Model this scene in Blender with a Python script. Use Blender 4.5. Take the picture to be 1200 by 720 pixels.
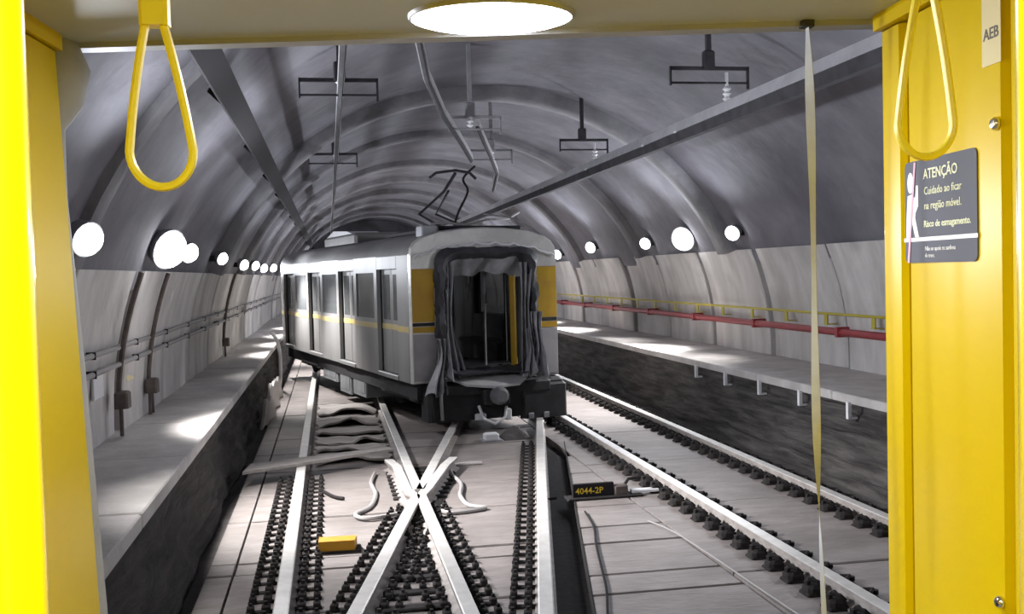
import bpy, math, random
from mathutils import Vector, Matrix, Euler
random.seed(7)
S = bpy.context.scene
COL = S.collection
for o in list(bpy.data.objects): bpy.data.objects.remove(o, do_unlink=True)
R = math.radians

# ------------------------------------------------------------------ camera
EYE = 2.6
def cam_matrix(vp, roll, f=1200.0):
    d = Vector((vp[0]-600, 360-vp[1], -f)).normalized()
    r = R(roll); u = Vector((-math.sin(r), math.cos(r), 0)); u = (u - d*u.dot(d)).normalized()
    x = d.cross(u)
    return Matrix((x, d, u))
cd = bpy.data.cameras.new('camera'); cam = bpy.data.objects.new('camera', cd); COL.objects.link(cam)
cd.sensor_fit = 'HORIZONTAL'; cd.sensor_width = 36; cd.lens = 36; cd.clip_start = 0.02; cd.clip_end = 300
cam.matrix_world = Matrix.Translation((0, 0, EYE)) @ cam_matrix((385, 325), 1.8).to_4x4()
S.camera = cam
# ------------------------------------------------------------------ world, exposure, lamp strengths
w = bpy.data.worlds.new('world'); S.world = w; w.use_nodes = True
w.node_tree.nodes['Background'].inputs[0].default_value = (.5, .52, .6, 1)
w.node_tree.nodes['Background'].inputs[1].default_value = .05
S.view_settings.view_transform = 'Standard'; S.view_settings.look = 'None'
S.view_settings.exposure = 0.85; S.view_settings.gamma = 1; S.view_settings.use_curve_mapping = False
SPOT_W = 1000      # wall lamps, thrown down and inward
BARE_W = 195       # stray light of each wall lamp
CAR_W = 7.6         # carriage ceiling lamps

# ------------------------------------------------------------------ materials
def pm(name, c1, c2=None, scale=3, rough=.7, metal=0, bump=0, bscale=None, stretch=(1, 1, 1), detail=6,
       emit=None, estr=0, spec=.5, stain=None, stain_scale=.6, lo=.35, hi=.65, coat=0):
    m = bpy.data.materials.new(name); m.use_nodes = True
    nt = m.node_tree; n = nt.nodes; L = nt.links
    b = n['Principled BSDF']
    b.inputs['Base Color'].default_value = (*c1, 1); b.inputs['Roughness'].default_value = rough
    b.inputs['Metallic'].default_value = metal; b.inputs['Specular IOR Level'].default_value = spec
    b.inputs['Coat Weight'].default_value = coat
    if emit:
        b.inputs['Emission Color'].default_value = (*emit, 1); b.inputs['Emission Strength'].default_value = estr
    if c2 or bump or stain:
        g = n.new('ShaderNodeNewGeometry'); mp = n.new('ShaderNodeMapping'); mp.inputs['Scale'].default_value = stretch
        L.new(g.outputs['Position'], mp.inputs['Vector'])
    if c2:
        t = n.new('ShaderNodeTexNoise'); t.inputs['Scale'].default_value = scale; t.inputs['Detail'].default_value = detail
        t.inputs['Roughness'].default_value = .6
        L.new(mp.outputs[0], t.inputs['Vector'])
        mr = n.new('ShaderNodeMapRange'); mr.inputs[1].default_value = lo; mr.inputs[2].default_value = hi
        L.new(t.outputs['Fac'], mr.inputs[0])
        mx = n.new('ShaderNodeMix'); mx.data_type = 'RGBA'
        mx.inputs[6].default_value = (*c1, 1); mx.inputs[7].default_value = (*c2, 1)
        L.new(mr.outputs[0], mx.inputs[0]); out = mx.outputs[2]
        if stain:
            t2 = n.new('ShaderNodeTexNoise'); t2.inputs['Scale'].default_value = stain_scale; t2.inputs['Detail'].default_value = 8
            L.new(g.outputs['Position'], t2.inputs['Vector'])
            m2 = n.new('ShaderNodeMapRange'); m2.inputs[1].default_value = .5; m2.inputs[2].default_value = .72
            m2.inputs[4].default_value = .8
            L.new(t2.outputs['Fac'], m2.inputs[0])
            x2 = n.new('ShaderNodeMix'); x2.data_type = 'RGBA'; x2.inputs[7].default_value = (*stain, 1)
            L.new(out, x2.inputs[6]); L.new(m2.outputs[0], x2.inputs[0]); out = x2.outputs[2]
        L.new(out, b.inputs['Base Color'])
    if bump:
        tb = n.new('ShaderNodeTexNoise'); tb.inputs['Scale'].default_value = bscale or scale*3; tb.inputs['Detail'].default_value = 8
        L.new(mp.outputs[0], tb.inputs['Vector'])
        bp = n.new('ShaderNodeBump'); bp.inputs['Strength'].default_value = bump; bp.inputs['Distance'].default_value = .05
        L.new(tb.outputs['Fac'], bp.inputs['Height']); L.new(bp.outputs[0], b.inputs['Normal'])
    return m
M = dict(
    slab=pm('slab_concrete', (.18, .157, .148), (.245, .217, .206), 2.5, .62, bump=.25, bscale=9, stretch=(1, 2.6, 1), stain=(.12, .103, .095), stain_scale=.8),
    slabdark=pm('bed_concrete', (.075, .068, .066), (.13, .12, .115), 2, .85, bump=.4, bscale=12),
    rubble=pm('broken_concrete', (.25, .225, .21), (.38, .35, .33), 3, .8, bump=.6, bscale=9, stretch=(.6, 2, 1)),
    walk=pm('walkway_concrete', (.50, .475, .46), (.62, .59, .575), 3, .7, bump=.2, bscale=14, stain=(.36, .34, .325), stain_scale=1.0),
    wall=pm('wall_concrete', (.50, .475, .46), (.68, .655, .64), 1.6, .72, bump=.25, bscale=10, stretch=(1, 1.6, .35), stain=(.36, .34, .33), stain_scale=.9),
    joint=pm('joint_dark', (.05, .047, .05), (.09, .085, .09), 5, .9),
    vault=pm('sprayed_concrete', (.14, .134, .155), (.21, .205, .228), 1.1, .9, bump=.3, bscale=4, stain=(.085, .08, .095), stain_scale=.33),
    rib=pm('rib_concrete', (.17, .165, .18), (.25, .245, .258), 2.2, .85, bump=.2, bscale=10),
    rock=pm('rough_rock', (.033, .03, .029), (.14, .127, .122), 2.2, .9, bump=1.0, bscale=6, stretch=(1, .5, 5), lo=.38, hi=.75, detail=10),
    rockshade=pm('shaded_rock', (.016, .014, .013), (.05, .042, .04), 2.2, .9, bump=1.0, bscale=6, stretch=(1, .5, 4), detail=10),  # darker copy of the rock, shade of the left walkway face in its colour
    railtop=pm('rail_steel', (.66, .64, .62), (.54, .52, .49), 6, .42, .25),
    railside=pm('rail_side', (.36, .33, .31), (.24, .21, .195), 7, .7, .1),
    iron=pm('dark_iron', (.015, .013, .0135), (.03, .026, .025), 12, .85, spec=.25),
    rust=pm('brown_iron', (.09, .07, .065), (.15, .12, .11), 9, .8),
    galv=pm('galvanised', (.42, .42, .44), (.3, .3, .32), 6, .5, .5),
    alu=pm('aluminium_bar', (.55, .54, .56), (.42, .42, .44), 3, .5, .35),
    aludark=pm('dark_bar', (.045, .044, .048), (.07, .068, .075), 4, .9, spec=.15),
    white=pm('white_plastic', (.78, .78, .80), None, rough=.5),
    lens=pm('lamp_lens', (.9, .9, .9), emit=(.95, .97, 1), estr=9),
    carlens=pm('carriage_lamp_lens', (.95, .95, .95), emit=(.96, .98, 1), estr=9),
    yellow=pm('yellow_panel', (.71, .52, .001), (.67, .47, .001), 1.2, .3, spec=.08, coat=.0),
    pole=pm('yellow_pole', (.93, .76, .002), None, rough=.25, coat=.5),
    strap=pm('yellow_strap', (.95, .80, .03), None, rough=.4),
    beige=pm('ceiling_panel', (.46, .48, .53), (.51, .53, .58), 1.2, .42),
    trim=pm('metal_trim', (.42, .42, .45), None, rough=.4, metal=.3),
    greyrubber=pm('grey_rubber', (.36, .36, .36), (.28, .28, .28), 5, .6),
    steel=pm('stainless', (.30, .295, .29), (.235, .23, .225), .9, .45, .3, bump=.03, bscale=3, stretch=(1, 1, .15)),
    crump=pm('crumpled_steel', (.74, .73, .70), (.62, .61, .58), 2, .3, .35, bump=.5, bscale=4),
    tyellow=pm('train_yellow', (.55, .34, .02), (.48, .28, .03), 3, .4),
    flank=pm('end_flank', (.42, .41, .42), (.33, .32, .33), 3, .4, .2),
    paleyellow=pm('faded_yellow', (.50, .40, .14), (.44, .36, .2), 1.5, .4),
    glass=pm('dark_glass', (.15, .16, .165), None, rough=.15, spec=.8, metal=.2),
    rubber=pm('bellows_rubber', (.025, .025, .031), (.05, .05, .058), 4, .6, bump=.4, bscale=8),
    cloth=pm('torn_bellows', (.17, .17, .185), (.32, .32, .335), 3, .55, bump=.4, bscale=9),
    under=pm('underframe', (.012, .012, .014), (.025, .024, .027), 5, .7),
    box=pm('equipment_grey', (.13, .135, .145), (.19, .195, .2), 3, .6),
    tint=pm('car_interior', (.22, .23, .25), (.3, .31, .33), 3, .6),
    plate=pm('pale_plate', (.5, .5, .5), (.4, .4, .4), 4, .5),
    tfloor=pm('car_floor', (.30, .30, .31), (.22, .22, .23), 4, .55),
    redpipe=pm('red_pipe', (.36, .04, .05), (.28, .04, .045), 4, .5),
    yrail=pm('yellow_rail', (.50, .42, .04), None, rough=.5),
    ybox=pm('ochre_paint', (.50, .25, .008), (.42, .2, .007), 6, .5),
    black=pm('black_paint', (.02, .018, .02), None, rough=.9, spec=.15),
    ytext=pm('yellow_text', (.7, .5, .03), None, rough=.6),
    signgrey=pm('sign_grey', (.13, .135, .17), None, rough=.7, spec=.2),
    signwhite=pm('sign_white', (.85, .85, .86), None, rough=.5),
    signtext=pm('sign_text', (.78, .80, .52), None, rough=.5),
    signpink=pm('sign_pink', (.62, .30, .42), None, rough=.5),
    cream=pm('cream_sticker', (.72, .63, .34), None, rough=.6),
    inkgrey=pm('ink', (.10, .09, .07), None, rough=.6),
    chrome=pm('chrome', (.75, .72, .68), None, rough=.18, metal=1),
    wood=pm('grey_plank', (.33, .31, .295), (.24, .22, .21), 5, .8, stretch=(.4, 3, 3)),
    cable=pm('cable_grey', (.30, .285, .28), None, rough=.6),
    ribbon=pm('pale_ribbon', (.52, .56, .62), (.42, .45, .5), 9, .6),
    floorcar=pm('carriage_floor', (.15, .15, .16), (.2, .2, .21), 8, .6),
)

M['glass'].node_tree.nodes['Principled BSDF'].inputs['Alpha'].default_value = .7

# ------------------------------------------------------------------ mesh helpers
class MB:
    def __init__(s): s.v = []; s.f = []; s.m = []
    def add(s, vs, fs, mi=0):
        o = len(s.v); s.v += [tuple(v) for v in vs]; s.f += [tuple(i+o for i in f) for f in fs]; s.m += [mi]*len(fs); return s
    def box(s, a, b, mi=0, mat=None):
        (x0, y0, z0), (x1, y1, z1) = a, b
        vs = [Vector(p) for p in ((x0,y0,z0),(x1,y0,z0),(x1,y1,z0),(x0,y1,z0),(x0,y0,z1),(x1,y0,z1),(x1,y1,z1),(x0,y1,z1))]
        if mat is not None: vs = [mat @ v for v in vs]
        return s.add(vs, [(0,3,2,1),(4,5,6,7),(0,1,5,4),(1,2,6,5),(2,3,7,6),(3,0,4,7)], mi)
    def cbox(s, a, b, c=.01, mi=0):
        # box with chamfered vertical and top edges
        (x0, y0, z0), (x1, y1, z1) = a, b
        lo = [(x0+c,y0),(x1-c,y0),(x1,y0+c),(x1,y1-c),(x1-c,y1),(x0+c,y1),(x0,y1-c),(x0,y0+c)]
        cx, cy = (x0+x1)/2, (y0+y1)/2
        vs = [(x, y, z0) for x, y in lo]+[(x, y, z1-c) for x, y in lo]
        vs += [(x-c*(1 if x > cx else -1), y-c*(1 if y > cy else -1), z1) for x, y in lo]
        fs = [tuple(range(7, -1, -1)), tuple(range(16, 24))]
        for k in (0, 8):
            fs += [(k+i, k+(i+1) % 8, k+8+(i+1) % 8, k+8+i) for i in range(8)]
        return s.add(vs, fs, mi)
    def prism(s, poly, h0, h1, axis='z', mi=0):
        n = len(poly)
        def P(a, b, h): return (a, b, h) if axis == 'z' else ((h, a, b) if axis == 'x' else (a, h, b))
        vs = [P(a, b, h0) for a, b in poly]+[P(a, b, h1) for a, b in poly]
        return s.add(vs, [tuple(range(n-1, -1, -1)), tuple(range(n, 2*n))]+[(i, (i+1) % n, n+(i+1) % n, n+i) for i in range(n)], mi)
    def tube(s, path, r, n=8, mi=0, cap=True, rs=None):
        P = [Vector(p) for p in path]; vs = []; fs = []
        t0 = (P[1]-P[0]).normalized(); up = Vector((0, 0, 1)) if abs(t0.z) < .9 else Vector((1, 0, 0))
        a = t0.cross(up).normalized()
        for i, p in enumerate(P):
            t = ((P[min(i+1, len(P)-1)]-P[max(i-1, 0)])).normalized()
            a = (a - t*a.dot(t)).normalized(); b = t.cross(a)
            rr = rs[i] if rs else r
            for k in range(n):
                q = 2*math.pi*k/n; vs.append(p+(a*math.cos(q)+b*math.sin(q))*rr)
        for i in range(len(P)-1):
            for k in range(n): fs.append((i*n+k, i*n+(k+1) % n, (i+1)*n+(k+1) % n, (i+1)*n+k))
        if cap: fs += [tuple(range(n-1, -1, -1)), tuple(range((len(P)-1)*n, len(P)*n))]
        return s.add(vs, fs, mi)
    def sweep(s, path, prof, mi=None, cap=True):
        # closed profile (lateral, up) carried along a roughly level path
        P = [Vector(p) for p in path]; n = len(prof); o = len(s.v)
        for i, p in enumerate(P):
            t = (P[min(i+1, len(P)-1)]-P[max(i-1, 0)]); t.z = 0; t.normalize(); a = Vector((t.y, -t.x, 0))
            for x, z in prof: s.v.append(tuple(p+a*x+Vector((0, 0, z))))
        for i in range(len(P)-1):
            for k in range(n):
                s.f.append((o+i*n+k, o+i*n+(k+1) % n, o+(i+1)*n+(k+1) % n, o+(i+1)*n+k)); s.m.append(mi[k] if mi else 0)
        if cap:
            s.f += [tuple(o+k for k in range(n-1, -1, -1)), tuple(o+(len(P)-1)*n+k for k in range(n))]; s.m += [0, 0]
        return s
    def lathe(s, prof, c=(0, 0, 0), n=16, mi=0, mat=None):
        vs = []; fs = []
        for r, z in prof:
            for k in range(n):
                q = 2*math.pi*k/n; v = Vector((r*math.cos(q), r*math.sin(q), z))
                if mat is not None: v = mat @ v
                vs.append(v+Vector(c))
        for i in range(len(prof)-1):
            for k in range(n): fs.append((i*n+k, i*n+(k+1) % n, (i+1)*n+(k+1) % n, (i+1)*n+k))
        fs += [tuple(range(n-1, -1, -1)), tuple(range((len(prof)-1)*n, len(prof)*n))]
        return s.add(vs, fs, mi)
    def grid(s, fn, nu, nv, mi=0, thick=None):
        o = [[Vector(fn(u/nu, v/nv)) for v in range(nv+1)] for u in range(nu+1)]
        vs = [p for row in o for p in row]; W = nv+1
        fs = [(u*W+v, (u+1)*W+v, (u+1)*W+v+1, u*W+v+1) for u in range(nu) for v in range(nv)]
        if thick:
            t = Vector(thick); k = len(vs); vs += [p+t for p in vs]
            fs += [tuple(reversed([i+k for i in f])) for f in fs[:nu*nv]]
            e = [(u*W) for u in range(nu+1)]; e2 = [(u*W+nv) for u in range(nu+1)]
            for q in (e, e2): fs += [(q[i], q[i+1], q[i+1]+k, q[i]+k) for i in range(nu)]
            e = list(range(W)); e2 = [nu*W+v for v in range(W)]
            for q in (e, e2): fs += [(q[i], q[i+1], q[i+1]+k, q[i]+k) for i in range(nv)]
        return s.add(vs, fs, mi)
    def mesh(s, name, mats, smooth=False):
        me = bpy.data.meshes.new(name); me.from_pydata(s.v, [], s.f)
        for m in (mats if isinstance(mats, (list, tuple)) else [mats]): me.materials.append(M[m] if isinstance(m, str) else m)
        me.polygons.foreach_set('material_index', s.m)
        import bmesh
        b = bmesh.new(); b.from_mesh(me); bmesh.ops.recalc_face_normals(b, faces=b.faces); b.to_mesh(me); b.free()
        if smooth:
            me.polygons.foreach_set('use_smooth', [True]*len(me.polygons))
            try: me.set_sharp_from_angle(angle=R(40))
            except Exception: pass
        me.update(); return me
    def build(s, name, mats, parent=None, smooth=False, loc=(0, 0, 0), rot=(0, 0, 0)):
        return link(name, s.mesh(name, mats, smooth), parent, loc, rot)
def link(name, data, parent=None, loc=(0, 0, 0), rot=(0, 0, 0)):
    o = bpy.data.objects.new(name, data); COL.objects.link(o); o.parent = parent
    o.location = loc; o.rotation_euler = rot; return o
def tag(o, label=None, cat=None, group=None, kind=None):
    if label: o['label'] = label
    if cat: o['category'] = cat
    if group: o['group'] = group
    if kind: o['kind'] = kind
    return o
def thing(name, label, cat, loc=(0, 0, 0), rz=0, group=None):
    return tag(link(name, None, None, loc, (0, 0, rz)), label, cat, group)
def struct(name, mb, mats, smooth=False, label=None):
    o = mb.build(name, mats, None, smooth); tag(o, label, kind='structure'); return o
def text_mesh(txt, size, mat, bold=False):
    cu = bpy.data.curves.new('t', 'FONT'); cu.body = txt; cu.size = size; cu.align_x = 'LEFT'; cu.align_y = 'CENTER'
    cu.extrude = .0004; cu.resolution_u = 2
    if bold: cu.offset = size*.012
    ob = bpy.data.objects.new('t', cu); COL.objects.link(ob)
    dg = bpy.context.evaluated_depsgraph_get(); me = bpy.data.meshes.new_from_object(ob.evaluated_get(dg))
    bpy.data.objects.remove(ob, do_unlink=True)
    me.materials.clear(); me.materials.append(M[mat]); return me

# ================================================================== TUNNEL
CX, HA, HB, Z0 = 2.85, 5.2, 4.9, 1.1       # elliptical vault: centre, half width, rise, springing height
Y0T, Y1T = -14.0, 64.0
def vault_pt(a, off=0.0):
    # a: angle from the right springing (0) over the crown (90) to the left (180); off > 0 is inward
    return Vector((CX+(HA-off)*math.cos(a), 0, Z0+(HB-off)*math.sin(a)))
def vault_x(z, side, off=0.0):
    s = max(0, min(1, (z-Z0)/(HB-off))) if z > Z0 else 0
    return CX+side*(HA-off)*math.sqrt(1-s*s)
aR = math.asin((2.92-Z0)/HB); aL = math.pi-math.asin((2.74-Z0)/HB)
# vault shell (sprayed concrete), slightly uneven
def vfn(u, v):
    a = aR-.05+(aL-aR+.1)*v; y = Y0T+(Y1T-Y0T)*u
    p = vault_pt(a, .012*math.sin(7*a+y*1.3)*math.sin(y*.9)+.008*math.sin(13*a-y*2.1)-.02); p.y = y; return p
ceil = struct('ceiling', MB().grid(vfn, 150, 48), 'vault', True, 'dark sprayed concrete tunnel vault')
# ribs across the vault
for k, (y, wd, dp) in enumerate([(-2, .5, .12), (4.2, .5, .12), (8.6, .45, .05), (18.5, .6, .2), (24.2, .55, .14), (30.4, .55, .16), (35.6, .55, .16), (40.8, .55, .16), (46, .55, .16), (51.2, .55, .16), (56.4, .5, .16)]):
    m = MB(); n = 40; prof = []
    for i in range(n+1):
        a = aR+(aL-aR)*i/n
        for off, yy in ((-.06, y), (dp*.75, y+.04), (dp, y+.1), (dp, y+wd-.1), (dp*.75, y+wd-.04), (-.06, y+wd)):
            p = vault_pt(a, off); p.y = yy; prof.append(p)
    fs = [(i*6+k2, i*6+k2+1, (i+1)*6+k2+1, (i+1)*6+k2) for i in range(n) for k2 in range(5)]
    m.add(prof, fs+[tuple(range(6)), tuple(range(n*6, n*6+6))]); m.build('rib', 'rib', ceil, True)
# lower walls: backing + curved precast panels
def side_wall(name, side, ztop, y_first, label):
    b = MB()
    def fn(u, v):
        z = -.3+(ztop+.15+.3)*v; return (vault_x(z, side, -.12), Y0T+(Y1T-Y0T)*u, z)
    b.grid(fn, 30, 14)
    wl = struct(name, b, 'joint', True, label)
    y = y_first-2.85*8; i = 0
    while y < Y1T-3:
        g = .095; rnd = random.Random(int(y*10)+(5 if side > 0 else 0)); pr = rnd.uniform(-.05, .05)
        def pf(u, v, y=y, pr=pr):
            z = .90+(ztop-.90)*v
            e = .04 if u in (0.0, 1.0) else (.0 if .1 < u < .9 else .012)
            return (vault_x(z, side, .03+pr-e), y+g+(2.85-2*g)*u, z)
        p = MB(); us = [0, .012, .05, .35, .65, .95, .988, 1]
        p.grid(lambda u, v: pf(us[round(u*7)], v), 7, 9, thick=(side*.12, 0, 0))
        p.build('wall_panel', 'wall', wl, True); y += 2.85
    return wl
wallL = side_wall('wall_left', -1, 2.72, 11.9, 'curved grey concrete panels of the left tunnel wall')
wallR = side_wall('wall_right', 1, 2.92, 14.94, 'curved pale concrete panels of the right tunnel wall')
m = MB(); m.prism([(CX+5.6*math.cos(a), Z0-1.5+(6.6 if i else 0)*max(0, math.sin(a))) for i, a in [(j, math.pi*j/24) for j in range(25)]], Y1T-.02, Y1T+.1, 'y')
struct('wall_end', m, 'vault')

# ------------------------------------------------------------------ floor bed and slabs
SLABZ = -.17
floor = struct('floor', MB().box((-2.6, Y0T, -.6), (8.3, Y1T, -.27)), 'slabdark', False, 'dark track bed under the concrete slabs')
def B2(y): return 1.55+.2018*(y-7.54)
def B1(y): return .11+.2018*(y-7.91)
def slab(poly, mat='slab', dz=0.0):
    cx = sum(p[0] for p in poly)/4; cy = sum(p[1] for p in poly)/4
    c = .012
    top = []
    for x, y in poly:
        d = Vector((cx-x, cy-y, 0)); d.normalize(); top.append((x+d.x*c, y+d.y*c))
    vs = [(x, y, -.28) for x, y in poly]+[(x, y, SLABZ+dz-.012) for x, y in poly]+[(x, y, SLABZ+dz) for x, y in top]
    m = MB().add(vs, [(3,2,1,0), (8,9,10,11)]+[(i, (i+1) % 4, 4+(i+1) % 4, 4+i) for i in range(4)]+[(4+i, 4+(i+1) % 4, 8+(i+1) % 4, 8+i) for i in range(4)])
    m.build('slab', mat, floor)
g = .022
ys = [-3, 1.2, 4.2, 6.9, 8.55, 9.8, 10.2, 11.95, 13.4, 14.9, 16.4, 17.9, 19.4, 21, 22.6, 24.2, 26, 28, 30, 33, 36, 40, 45, 50, 56]
def dz(): return random.uniform(-.006, .006)
for ya, yb in zip(ys[:-1], ys[1:]):
    a, b = ya+g, yb-g
    slab([(-1.21, a), (-.975, a), (-.975, b), (-1.21, b)], dz=dz())
    slab([(-.955, a), (-.47, a), (-.47, b), (-.955, b)], dz=dz())
    slab([(-.45, a), (1.0, a), (1.0, b), (-.45, b)], dz=dz())
    r0, r1 = min(max(B2(a)+.07, 1.4), 3.5), min(max(B2(b)+.07, 1.4), 3.5)
    if yb > 28: r0 = r1 = 3.5
    slab([(1.012, a), (r0, a), (r1, b), (1.012, b)], dz=dz())
yr = [-3, 2, 5, 6.6, 7.5, 8.4, 8.95, 10.0, 10.65, 11.6, 12.6, 13.6, 14.9]
for ya, yb in zip(yr[:-1], yr[1:]):
    a, b = ya+g, yb-g
    l0, l1 = max(B2(a)+.40, 1.75), max(B2(b)+.40, 1.75)
    if l1 < 3.45: slab([(l0, a), (3.5, a), (3.5, b), (l1, b)], dz=dz())
yr2 = [-3, 3, 6.2, 8.7, 11.4, 14.1, 16.8, 19.5, 22.2, 25, 28, 32, 36, 41, 46, 52, 58]
for ya, yb in zip(yr2[:-1], yr2[1:]):
    a, b = ya+g/2, yb-g/2
    slab([(3.525, a), (4.06, a), (4.06, b), (3.525, b)], dz=dz())
    slab([(4.075, a), (5.58, a), (5.58, b), (4.075, b)], dz=dz()+.01)
    slab([(5.6, a), (5.92, a), (5.92, b), (5.6, b)], dz=dz())

# ------------------------------------------------------------------ walkways
def walkway(name, x_edge, x_wall, label, seed, mat):
    s = 1 if x_wall > x_edge else -1
    b = MB(); rnd = random.Random(seed)
    xf = x_edge+s*.16
    ph = [rnd.uniform(0, 6) for _ in range(8)]
    def fn(u, v):
        y = Y0T+(Y1T-Y0T)*u; z = -.3+1.13*v
        q = (z+.05*math.sin(y*.8+ph[0])+.03*math.sin(y*2.1+ph[2]))*8.5; k = math.floor(q); fr = q-k
        hs = lambda i: (math.sin(i*127.1+ph[4]+math.floor(y*.33+i*.37)*7.7)*43758.5) % 1
        e = min(1, max(0, (fr-.72)/.28)); d = .11*(hs(k)*(1-e)+hs(k+1)*e)-.05+.03*math.sin(y*1.9+z*3+ph[3])+.02*math.sin(y*5.3+z*11)+.012*math.sin(y*13+z*23)
        return (xf-s*(.03+.8*d+.09*(1-v)), y, z)
    b.grid(fn, 320, 44, thick=(s*.5, 0, 0))
    wk = struct(name, b, mat, True, label)
    y = -14.0
    while y < 60:
        L = 2.4 if y < 34 else 6
        p = MB(); z0 = .84; j = rnd.uniform(-.006, .006)
        p.cbox((min(x_edge, x_wall+s*.12), y+.012, z0), (max(x_edge, x_wall+s*.12), y+L-.012, .95+j), .012)
        p.build('slab', 'walk', wk); y += L
    return wk
wkL = walkway('walkway_left', -1.36, -2.36, 'pale concrete walkway along the left wall above a rock face darkened for shade', 3, 'rockshade')
wkR = walkway('walkway_right', 6.42, 8.06, 'pale concrete walkway along the right wall above a dark rock face', 9, 'rock')
m0 = MB().box((-.03, -.03, .66), (.015, .03, .86)).box((-.03, -.03, .645), (.10, .03, .67)).mesh('edge_post', 'white')
for i in range(7):
    o = link('edge_post', m0, wkR, (6.41, 9.2+1.36*i, 0))

# ================================================================== RAILS
PROF = [(-.09, -.172), (.09, -.172), (.09, -.15), (.022, -.125), (.022, -.06), (.062, -.045), (.062, -.008), (.052, 0), (-.052, 0), (-.062, -.008), (-.062, -.045), (-.022, -.06), (-.022, -.125), (-.09, -.15)]
PM = [1, 1, 1, 1, 1, 1, 0, 0, 0, 1, 1, 1, 1, 1]
# fastener kinds: double-row plate of the crossing track, and chunky clip of the right track
fA = MB()
fA.cbox((-.31, -.03, -.172), (.31, .03, -.148), .006)
for s in (-1, 1):
    fA.cbox((s*.145-.035, -.055, -.15), (s*.145+.035, .055, -.10), .01)
    fA.cbox((s*.27-.03, -.045, -.15), (s*.27+.03, .045, -.105), .01)
    fA.lathe([(.02, -.11), (.02, -.07)], (s*.145, 0, 0), 6)
    fA.lathe([(.016, -.11), (.016, -.08)], (s*.27, 0, 0), 6)
meA = fA.mesh('fastener', 'iron')
fL = MB(); fL.cbox((-.31, -.03, -.172), (.09, .03, -.148), .006)
for a, b, c, d in ((-.18, -.11, .055, -.10), (-.30, -.24, .045, -.105)): fL.cbox((a, -c, -.15), (b, c, d), .01); fL.lathe([(.018, d-.01), (.018, d+.028)], ((a+b)/2, 0, 0), 6)
meAL = fL.mesh('fastener', 'iron')
fB = MB()
fB.cbox((-.24, -.09, -.172), (.24, .09, -.14), .012)
for s in (-1, 1):
    fB.cbox((s*.15-.075, -.085, -.142), (s*.15+.075, .085, -.075), .03)
    fB.tube([(s*.09, -.06, -.09), (s*.13, -.05, -.05), (s*.18, 0, -.04), (s*.13, .05, -.05), (s*.09, .06, -.09)], .018, 6)
    fB.lathe([(.03, -.08), (.03, -.045)], (s*.2, 0, 0), 6)
meB = fB.mesh('fastener', 'iron')
def rail(name, label, path, fast=None, step=.31, f0=None, f1=None, skip=None):
    t = thing(name, label, 'rail')
    MB().sweep(path, PROF, PM).build('rail_bar', ['railtop', 'railside'], t)
    if fast:
        P = [Vector(p) for p in path]; acc = 0.0; nxt = 0.0
        for a, b in zip(P[:-1], P[1:]):
            L = (b-a).length; d = (b-a)/L
            while nxt <= acc+L:
                p = a+d*(nxt-acc)
                if f0 <= p.y <= f1 and not (skip and skip(p)):
                    link('fastener', fast, t, p, (0, 0, math.atan2(-d.x, d.y)))
                nxt += step
            acc += L
    return t
XA0, XA1, XR0, XR1 = -.45, 1.0, 4.08, 5.58
FY = 12.32                              # where the two rails cross
straight = lambda x, a, b: [(x, a, 0), (x, (a+b)/2, 0), (x, b, 0)]
rail('running_rail', 'leftmost steel rail, running straight beside the yellow box', straight(XA0, -8, 62), meA, .26, 5.5, 14.2)
# right rail of the straight track: near part kinks at the crossing into a wing rail
kx = .1
rail('running_rail', 'steel rail from the crossing down to the bottom edge, right leg of the V', [(XA1, -8, 0), (XA1, 6, 0), (XA1, FY-.25, 0), (XA1+kx+.02, FY+.15, 0), (B1(FY+1.6)+.17, FY+1.6, 0), (B1(FY+2.1)+.24, FY+2.1, 0)], meA, .26, 5.5, 12.1)
rail('running_rail', 'steel rail from the crossing down to the bottom edge, left leg of the V', [(B1(-4), -4, 0), (B1(6), 6, 0), (B1(FY-.3), FY-.3, 0), (B1(FY)-.14, FY+.1, 0), (XA1-.16, FY+1.7, 0), (XA1-.24, FY+2.2, 0)], meA, .26, 5.5, 12.0)
rail('crossing_nose_rail', 'steel rail running on from the crossing to the left under the derailed train', [(XA1-.005, FY+.05, 0), (XA1, 20, 0), (XA1, 62, 0)], meA, .31, 26, 30)
rail('crossing_nose_rail', 'steel rail running on from the crossing to the right under the train end', [(B1(FY)+.015, FY+.05, 0), (B1(17), 17, 0), (B1(24), 24, 0), (4.08-.6, 28, 0)], meA, .31, 22, 25)
rail('running_rail', 'long steel rail to the right of the crossing, beside the dark strip', [(B2(-2), -2, 0), (B2(8), 8, 0), (B2(14), 14, 0), (B2(18.9), 18.9, 0), (4.0, 21.5, 0)], meAL, .26, 5.5, 16)
rail('running_rail', 'inner steel rail of the right-hand track with chunky dark clips', straight(XR0, -8, 62), meB, .38, 5, 44)
rail('running_rail', 'outer steel rail of the right-hand track below the right walkway', straight(XR1, -8, 62), meB, .38, 5, 44)
# dark strip right of the crossing track, modelled for rail shadow and oily dirt
tr = thing('shadow_dirt_strip', 'dark recessed strip standing for rail shadow and oily dirt right of the crossing', 'channel')
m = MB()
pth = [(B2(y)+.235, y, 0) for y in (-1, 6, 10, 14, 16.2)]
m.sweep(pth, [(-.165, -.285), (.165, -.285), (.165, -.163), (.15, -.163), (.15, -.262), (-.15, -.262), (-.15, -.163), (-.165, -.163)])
m.build('strip_body', 'iron', tr)
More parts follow.
